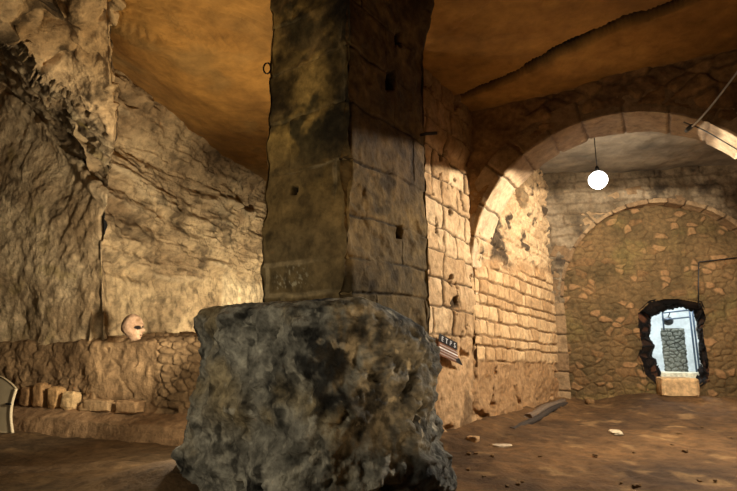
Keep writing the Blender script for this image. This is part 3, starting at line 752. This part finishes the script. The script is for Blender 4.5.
# ------------------------------------------------------------------ cables
def sof(px_, Yd): return Yd
c0 = P(748, 58, 5.35); c1 = P(716, 100, 5.45); c2 = P(697, 122, 5.6); c3 = P(688, 129, 5.72)
wc = empty('white_cable', c3); tag(wc, 'pale cable swooping down from the upper right to the arch', 'cable')
tube('sheath', smooth_path([c0, c1, c2, c3]), .011, M['white'], wc, base=c3)
tube('cable_clip', np.array([P(692, 125.5, 5.66), P(689, 128.5, 5.72), P(686, 131.5, 5.78)])-c3, [.022, .03, .02], M['black'], wc, 10)['label'] = 'black clamp at the end'
def soffit_pt(ang_deg, b, lift=.03):
    an_ = math.radians(ang_deg); r = AR-lift
    return Ac+d2*math.cos(an_)*r+up*(AZ+math.sin(an_)*r)+n2*b
bw = [soffit_pt(a_, b_) for a_, b_ in ((62, .12), (55, .2), (47, .3), (40, .32), (32, .40), (20, .45), (5, .45))]
o = tube('black_wire', smooth_path(bw), .008, M['black'], base=bw[0]); o.location = tuple(bw[0]); tag(o, 'thin black wire running along the bright underside of the front arch', 'wire')
def bpt(px_, py_, off=-.08):
    s_, z_ = on_back(px_, py_, off); return W0+n3*off+d3*s_+up*z_
pth = [bpt(752, 256), bpt(725, 259), bpt(699, 262), bpt(698.5, 285), bpt(699, 306)]
o = tube('wall_wire', np.array(pth), .012, M['black'], base=pth[2]); o.location = tuple(pth[2]); tag(o, 'dark wire running across the back wall then down to the ragged opening', 'wire')

# ------------------------------------------------------------------ things on the floor
def on_floor(px_, py_):
    z_ = 0.0
    for _ in range(6):
        h_ = PZ(px_, py_, z_); z_ = floor_zz(h_[0], h_[1])
    return PZ(px_, py_, z_)
def beam(name, a, b, w, h, mat, lab, cat, seed):
    a = np.asarray(a)+up*h*.45; b = np.asarray(b)+up*h*.45
    n_ = 26; tt = np.linspace(0, 1, n_); dirn = (b-a)/np.linalg.norm(b-a); sdir = np.cross(dirn, up); sdir /= np.linalg.norm(sdir)
    v = []
    for k_ in range(n_):
        c_ = a+(b-a)*tt[k_]; c_ = c_+sdir*.02*math.sin(tt[k_]*5+seed)+up*(.012*math.sin(tt[k_]*9+seed))
        for q_ in range(10):
            an_ = 2*math.pi*q_/10; cx_, cz_ = math.cos(an_), math.sin(an_)
            rr_ = 1+.12*math.sin(k_*1.7+q_*2.3+seed)
            v.append(c_+sdir*w*.5*np.sign(cx_)*abs(cx_)**.5*rr_+up*h*.5*np.sign(cz_)*abs(cz_)**.5*rr_-a)
    f = [(k_*10+q_, k_*10+(q_+1) % 10, (k_+1)*10+(q_+1) % 10, (k_+1)*10+q_) for k_ in range(n_-1) for q_ in range(10)]
    f += [tuple(range(10)), tuple((n_-1)*10+q_ for q_ in range(10))]
    o = raw_mesh(name, v, f, mat); o.location = tuple(a); return tag(o, lab, cat)
beam('wooden_pole', on_floor(511, 433), on_floor(566, 405), .09, .07, M['darkwood'], 'dark wooden pole lying on the floor along the passage wall', 'pole', 1)
beam('wooden_plank', on_floor(528, 419), on_floor(562, 402), .13, .08, M['wood'], 'paler weathered plank lying behind the dark pole on the floor', 'plank', 3)
blk = on_floor(678, 395)
bs, bz = on_back(678, 394, -.18); sb = W0+n3*-.18+d3*bs; 
def block_stone(name, loc, size, ang_, tint, seed, lab, cat='stone'):
    o = stone(name, loc, size, tint, M['rubble'], seed, .07, ang_, 5); return tag(o, lab, cat)
wl, wr = on_back(660, 390, -.18)[0], on_back(697, 390, -.18)[0]
zt_ = on_back(678, 378, -.18)[1]; zb_ = on_back(678, 395, -.18)[1]
block_stone('stone_block', np.array([sb[0], sb[1], zb_-.02]), (wr-wl, .40, zt_-zb_+.02), math.atan2(d3[1], d3[0]), L(206, 170, 122), 7, 'pale squared stone block lying as a step below the ragged opening')
stones = [((502, 446), (.26, .14, .03), 'long pale chalky stone flat on the floor near the pole', (200, 180, 150)),
          ((616, 433), (.34, .16, .04), 'pale flat stone on the floor far in front of the ragged opening', (200, 182, 150)),
          ((473, 441), (.16, .12, .07), 'small stone on the floor at the foot of the block wall', (170, 136, 96)),
          ((648, 392), (.22, .16, .10), 'small stone on the floor just left of the stone block', (140, 104, 66)),
          ((497, 437), (.15, .11, .05), 'small pale stone at the foot of the block wall near the pole end', (184, 156, 118)),
          ((704, 394), (.20, .15, .09), 'small brown stone on the floor just right of the stone block', (140, 104, 66)),
          ((590, 404), (.2, .15, .10), 'brown stone on the floor before the back wall near the dark pole', (140, 108, 70))]
for i, (pp, sz_, lab, tn) in enumerate(stones):
    l_ = on_floor(*pp); l_[2] -= .012
    tag(stone('loose_stone', l_, sz_, L(*tn), M['rubble'], 40+i, .25, i*1.3, 1.8), lab, 'stone')
rs = np.random.RandomState(5); proto = None
peb = []
for k_ in range(22):
    pp = (rs.uniform(462, 735), 0); pp = (pp[0], rs.uniform(405 if pp[0] > 560 else 446, 488))
    l_ = on_floor(*pp); l_[2] -= .006
    if k_ < 3:
        o = stone('pebble', l_, (.035+.015*k_, .035, .022), L(120-8*k_, 92-6*k_, 60-4*k_), M['rubble'], 60+k_, .3, k_); peb.append(o)
    else:
        o = peb[k_ % 3].copy(); C.objects.link(o); o.location = tuple(l_); o.rotation_euler = (0, 0, rs.uniform(0, 6)); o.scale = (rs.uniform(.7, 1.5),)*3
    tag(o, 'small pebble scattered on the brown earth floor of the right side', 'pebble', 'pebbles scattered on the earth floor')

# ------------------------------------------------------------------ lit room beyond the opening
RB = W0+n3*.75
vd = np.array([.53, .848, 0]); vs = np.array([.848, -.53, 0])
oc3 = W0+d3*oc.mean(0)[0]+n3*.75; oc3[2] = 0
def room_grid(name, o_, a_, b_, la_, lb_, n_, tint, disp_, mat, nrm_, lab, seed):
    s, v = uv(0, la_, n_, 0, lb_, n_); p0 = o_+a_*s[..., None]+b_*v[..., None]
    if disp_ == 'rubble':
        f1, f2, cid = worley(s/.16, v/.10, seed); dd = .04*sstep(.03, .3, f2-f1)+.03*fbm(p0, 3, 3, seed); t = mix(tint*np.ones(p0.shape), tint*.45, sstep(.2, .03, f2-f1)); t = mix(t, tint*1.25, cid*.5)
    else:
        dd = .04*fbm(p0, 1.3, 4, seed); t = mix(tint*np.ones(p0.shape), tint*.8, .5+fbm(p0, 2, 4, seed))
    return struct(grid(name, p0+nrm_*dd[..., None], t, mat), lab)
floor2 = .46
ol = oc3-vs*1.5
room_grid('floor_beyond', ol+up*floor2-vd*.1, vs, vd, 3.2, 4.2, 70, L(215, 212, 200), '', M['pale'], up, 'pale floor of the room beyond the opening', 4)
room_grid('wall_beyond', ol+vd*3.6+up*.2, vs, up, 3.2, 3.4, 70, L(222, 226, 226), '', M['pale'], -vd, 'white far wall of the room beyond the opening', 6)
room_grid('wall_beyond_left', ol+vs*.82-vd*.1+up*.2, vd*.98+vs*-.02, up, 3.8, 3.4, 60, L(214, 218, 218), '', M['pale'], vs, 'white left wall of the room beyond the opening', 8)
room_grid('wall_beyond_right', ol+vs*2.25-vd*.1+up*.2, vd*.96+vs*.2, up, 3.9, 3.4, 60, L(214, 214, 208), 'rubble', M['pale'], -vs, 'pale stone right wall of the room beyond the opening', 9)
room_grid('ceiling_beyond', ol+up*3.3-vd*.1, vs, vd, 3.2, 4.2, 40, L(214, 218, 218), '', M['pale'], -up, 'pale ceiling of the room beyond the opening', 3)
Yb = 13.4
b0, b1 = P(663, 359, Yb), P(687, 359, Yb); bt0 = P(663, 327, Yb)
wdt = np.linalg.norm((b1-b0)[:2]); dv = (b1-b0)/np.linalg.norm(b1-b0); dv[2] = 0
rp = room_grid('wall_beyond_panel', np.array([b0[0], b0[1], floor2-.03]), dv, up, wdt, bt0[2]-floor2, 90, L(112, 112, 102), 'rubble', M['rubble'], np.array([dv[1], -dv[0], 0]), 'grey rubble masonry panel in the lit room beyond the opening', 12)
fr0 = P(690, 371, 12.6); fr0[2] = floor2
fm = empty('metal_frame', fr0); tag(fm, 'blue-grey metal tube frame standing in the bright room beyond the opening', 'frame')
def fp(px_, py_, Yd=12.6): return P(px_, py_, Yd)-fr0
def post(px_, y0, r): 
    a_ = fp(px_, y0); b_ = a_.copy(); b_[2] = -.02; tube('post', [a_, (a_+b_)/2, b_], r, M['steel'], fm)
post(688.5, 303, .022); post(691.5, 303, .022)
a_ = fp(661.5, 303); b_ = fp(664, 330); tube('post', [a_, (a_+b_)/2, b_], .02, M['steel'], fm)
for ya, yb in ((313, 310), (320, 317)):
    a_, b_ = fp(662, ya), fp(690, yb); tube('crossbar', [a_, (a_+b_)/2, b_], .018, M['steel'], fm)
lz = P(668, 321, 12.75)
dk_ = empty('work_lamp', lz); tag(dk_, 'dark rounded work lamp hung behind the metal frame in the bright room', 'lamp')
q = sphere_pts(24, 16)*np.array([.13, .10, .11]); grid('lamp_housing', q, np.ones(q.shape)*.02, M['black'], dk_, wrap=True)
tube('lamp_bracket', [(0, 0, .08), (.0, -.08, .16), (0, -.13, .22)], .012, M['iron'], dk_)
st = P(682, 372, 12.05); st[2] = floor2-.03
block_stone('stone_step', np.array([st[0], st[1], floor2-.12]), (1.0, .5, .22), math.atan2(vs[1], vs[0]), L(212, 202, 176), 31, 'whitish worn stone sill inside the ragged opening')

# ------------------------------------------------------------------ lights
def light(name, kind, loc, energy, col, size=.1, target=None, spot=None, blend=.1):
    d_ = bpy.data.lights.new(name, kind); d_.energy = energy; d_.color = col
    if kind == 'AREA': d_.size = size
    else: d_.shadow_soft_size = size
    if kind == 'SPOT': d_.spot_size = math.radians(spot); d_.spot_blend = blend
    o = bpy.data.objects.new(name, d_); C.objects.link(o); o.location = tuple(map(float, loc))
    if target is not None: o.rotation_euler = (Vector(tuple(map(float, target)))-o.location).to_track_quat('-Z', 'Y').to_euler()
    return o
WARM = (1.0, .74, .45); NEUT = (1.0, .88, .70); COOL = (.86, .95, 1.0)
light('lamp_light', 'POINT', LB-up*.2, 14, (1, .92, .78), .03)
light('chamber_back_fill', 'AREA', LB-up*.05+n2*.2, 42, (1, .92, .78), .25, LB+n2*3-up*.5)  # fill added beside the lamp, brightens only the back of the chamber
G = K+d2*3.6+n2*.15; G[2] = 3.66
light('arch_light', 'SPOT', G, 1150, (1, .91, .78), .03, G-up*3-d2*.35+n2*.6, 178, .03)
RS = soffit_pt(31, .5)
light('soffit_added_spot', 'SPOT', K+d2*1.3+n2*1.6+up*.9, 1000, (1, .92, .80), .02, RS, 27, .03)  # unseen spot without a fixture, added to brighten the right underside of the arch
light('bench_light', 'SPOT', (-1.62, 5.45, 1.4), 700, (1, .87, .68), .10, (-4.4, 6.85, 2.3), 100, .7)
light('alcove_light', 'SPOT', (-.75, 8.2, 1.4), 1500, (1, .89, .70), .08, (-2.3, 9.9, 1.5), 105, .8)
light('low_wall_fill', 'POINT', (-1.66, 5.35, .95), 75, (1, .86, .66), .1)  # weak unseen fill added to brighten the rubble and the bench end
light('gallery_light', 'SPOT', (-1.0, 6.0, 1.8), 420, (1, .77, .46), .2, (-1.9, 5.9, 5), 100, 1)
light('gallery_fill', 'AREA', (-2.6, 1.2, 1.6), 44, (1, .89, .70), 1.2, (-.6, 5, 2.0))
light('ceiling_fill', 'AREA', (.9, 2.8, .7), 19, (1, .66, .34), .8, (1.2, 4.4, 5))
light('room_light', 'AREA', oc3+vd*1.6+up*3.1, 95, COOL, 1.0, oc3+vd*1.7)
w = bpy.data.worlds.new('world'); bpy.context.scene.world = w; w.use_nodes = True
w.node_tree.nodes['Background'].inputs[0].default_value = (1, .8, .55, 1); w.node_tree.nodes['Background'].inputs[1].default_value = .022
vs_ = bpy.context.scene.view_settings; vs_.view_transform = 'Standard'; vs_.look = 'None'; vs_.exposure = 0; vs_.gamma = 1
bpy.context.scene.cycles.max_bounces = 6
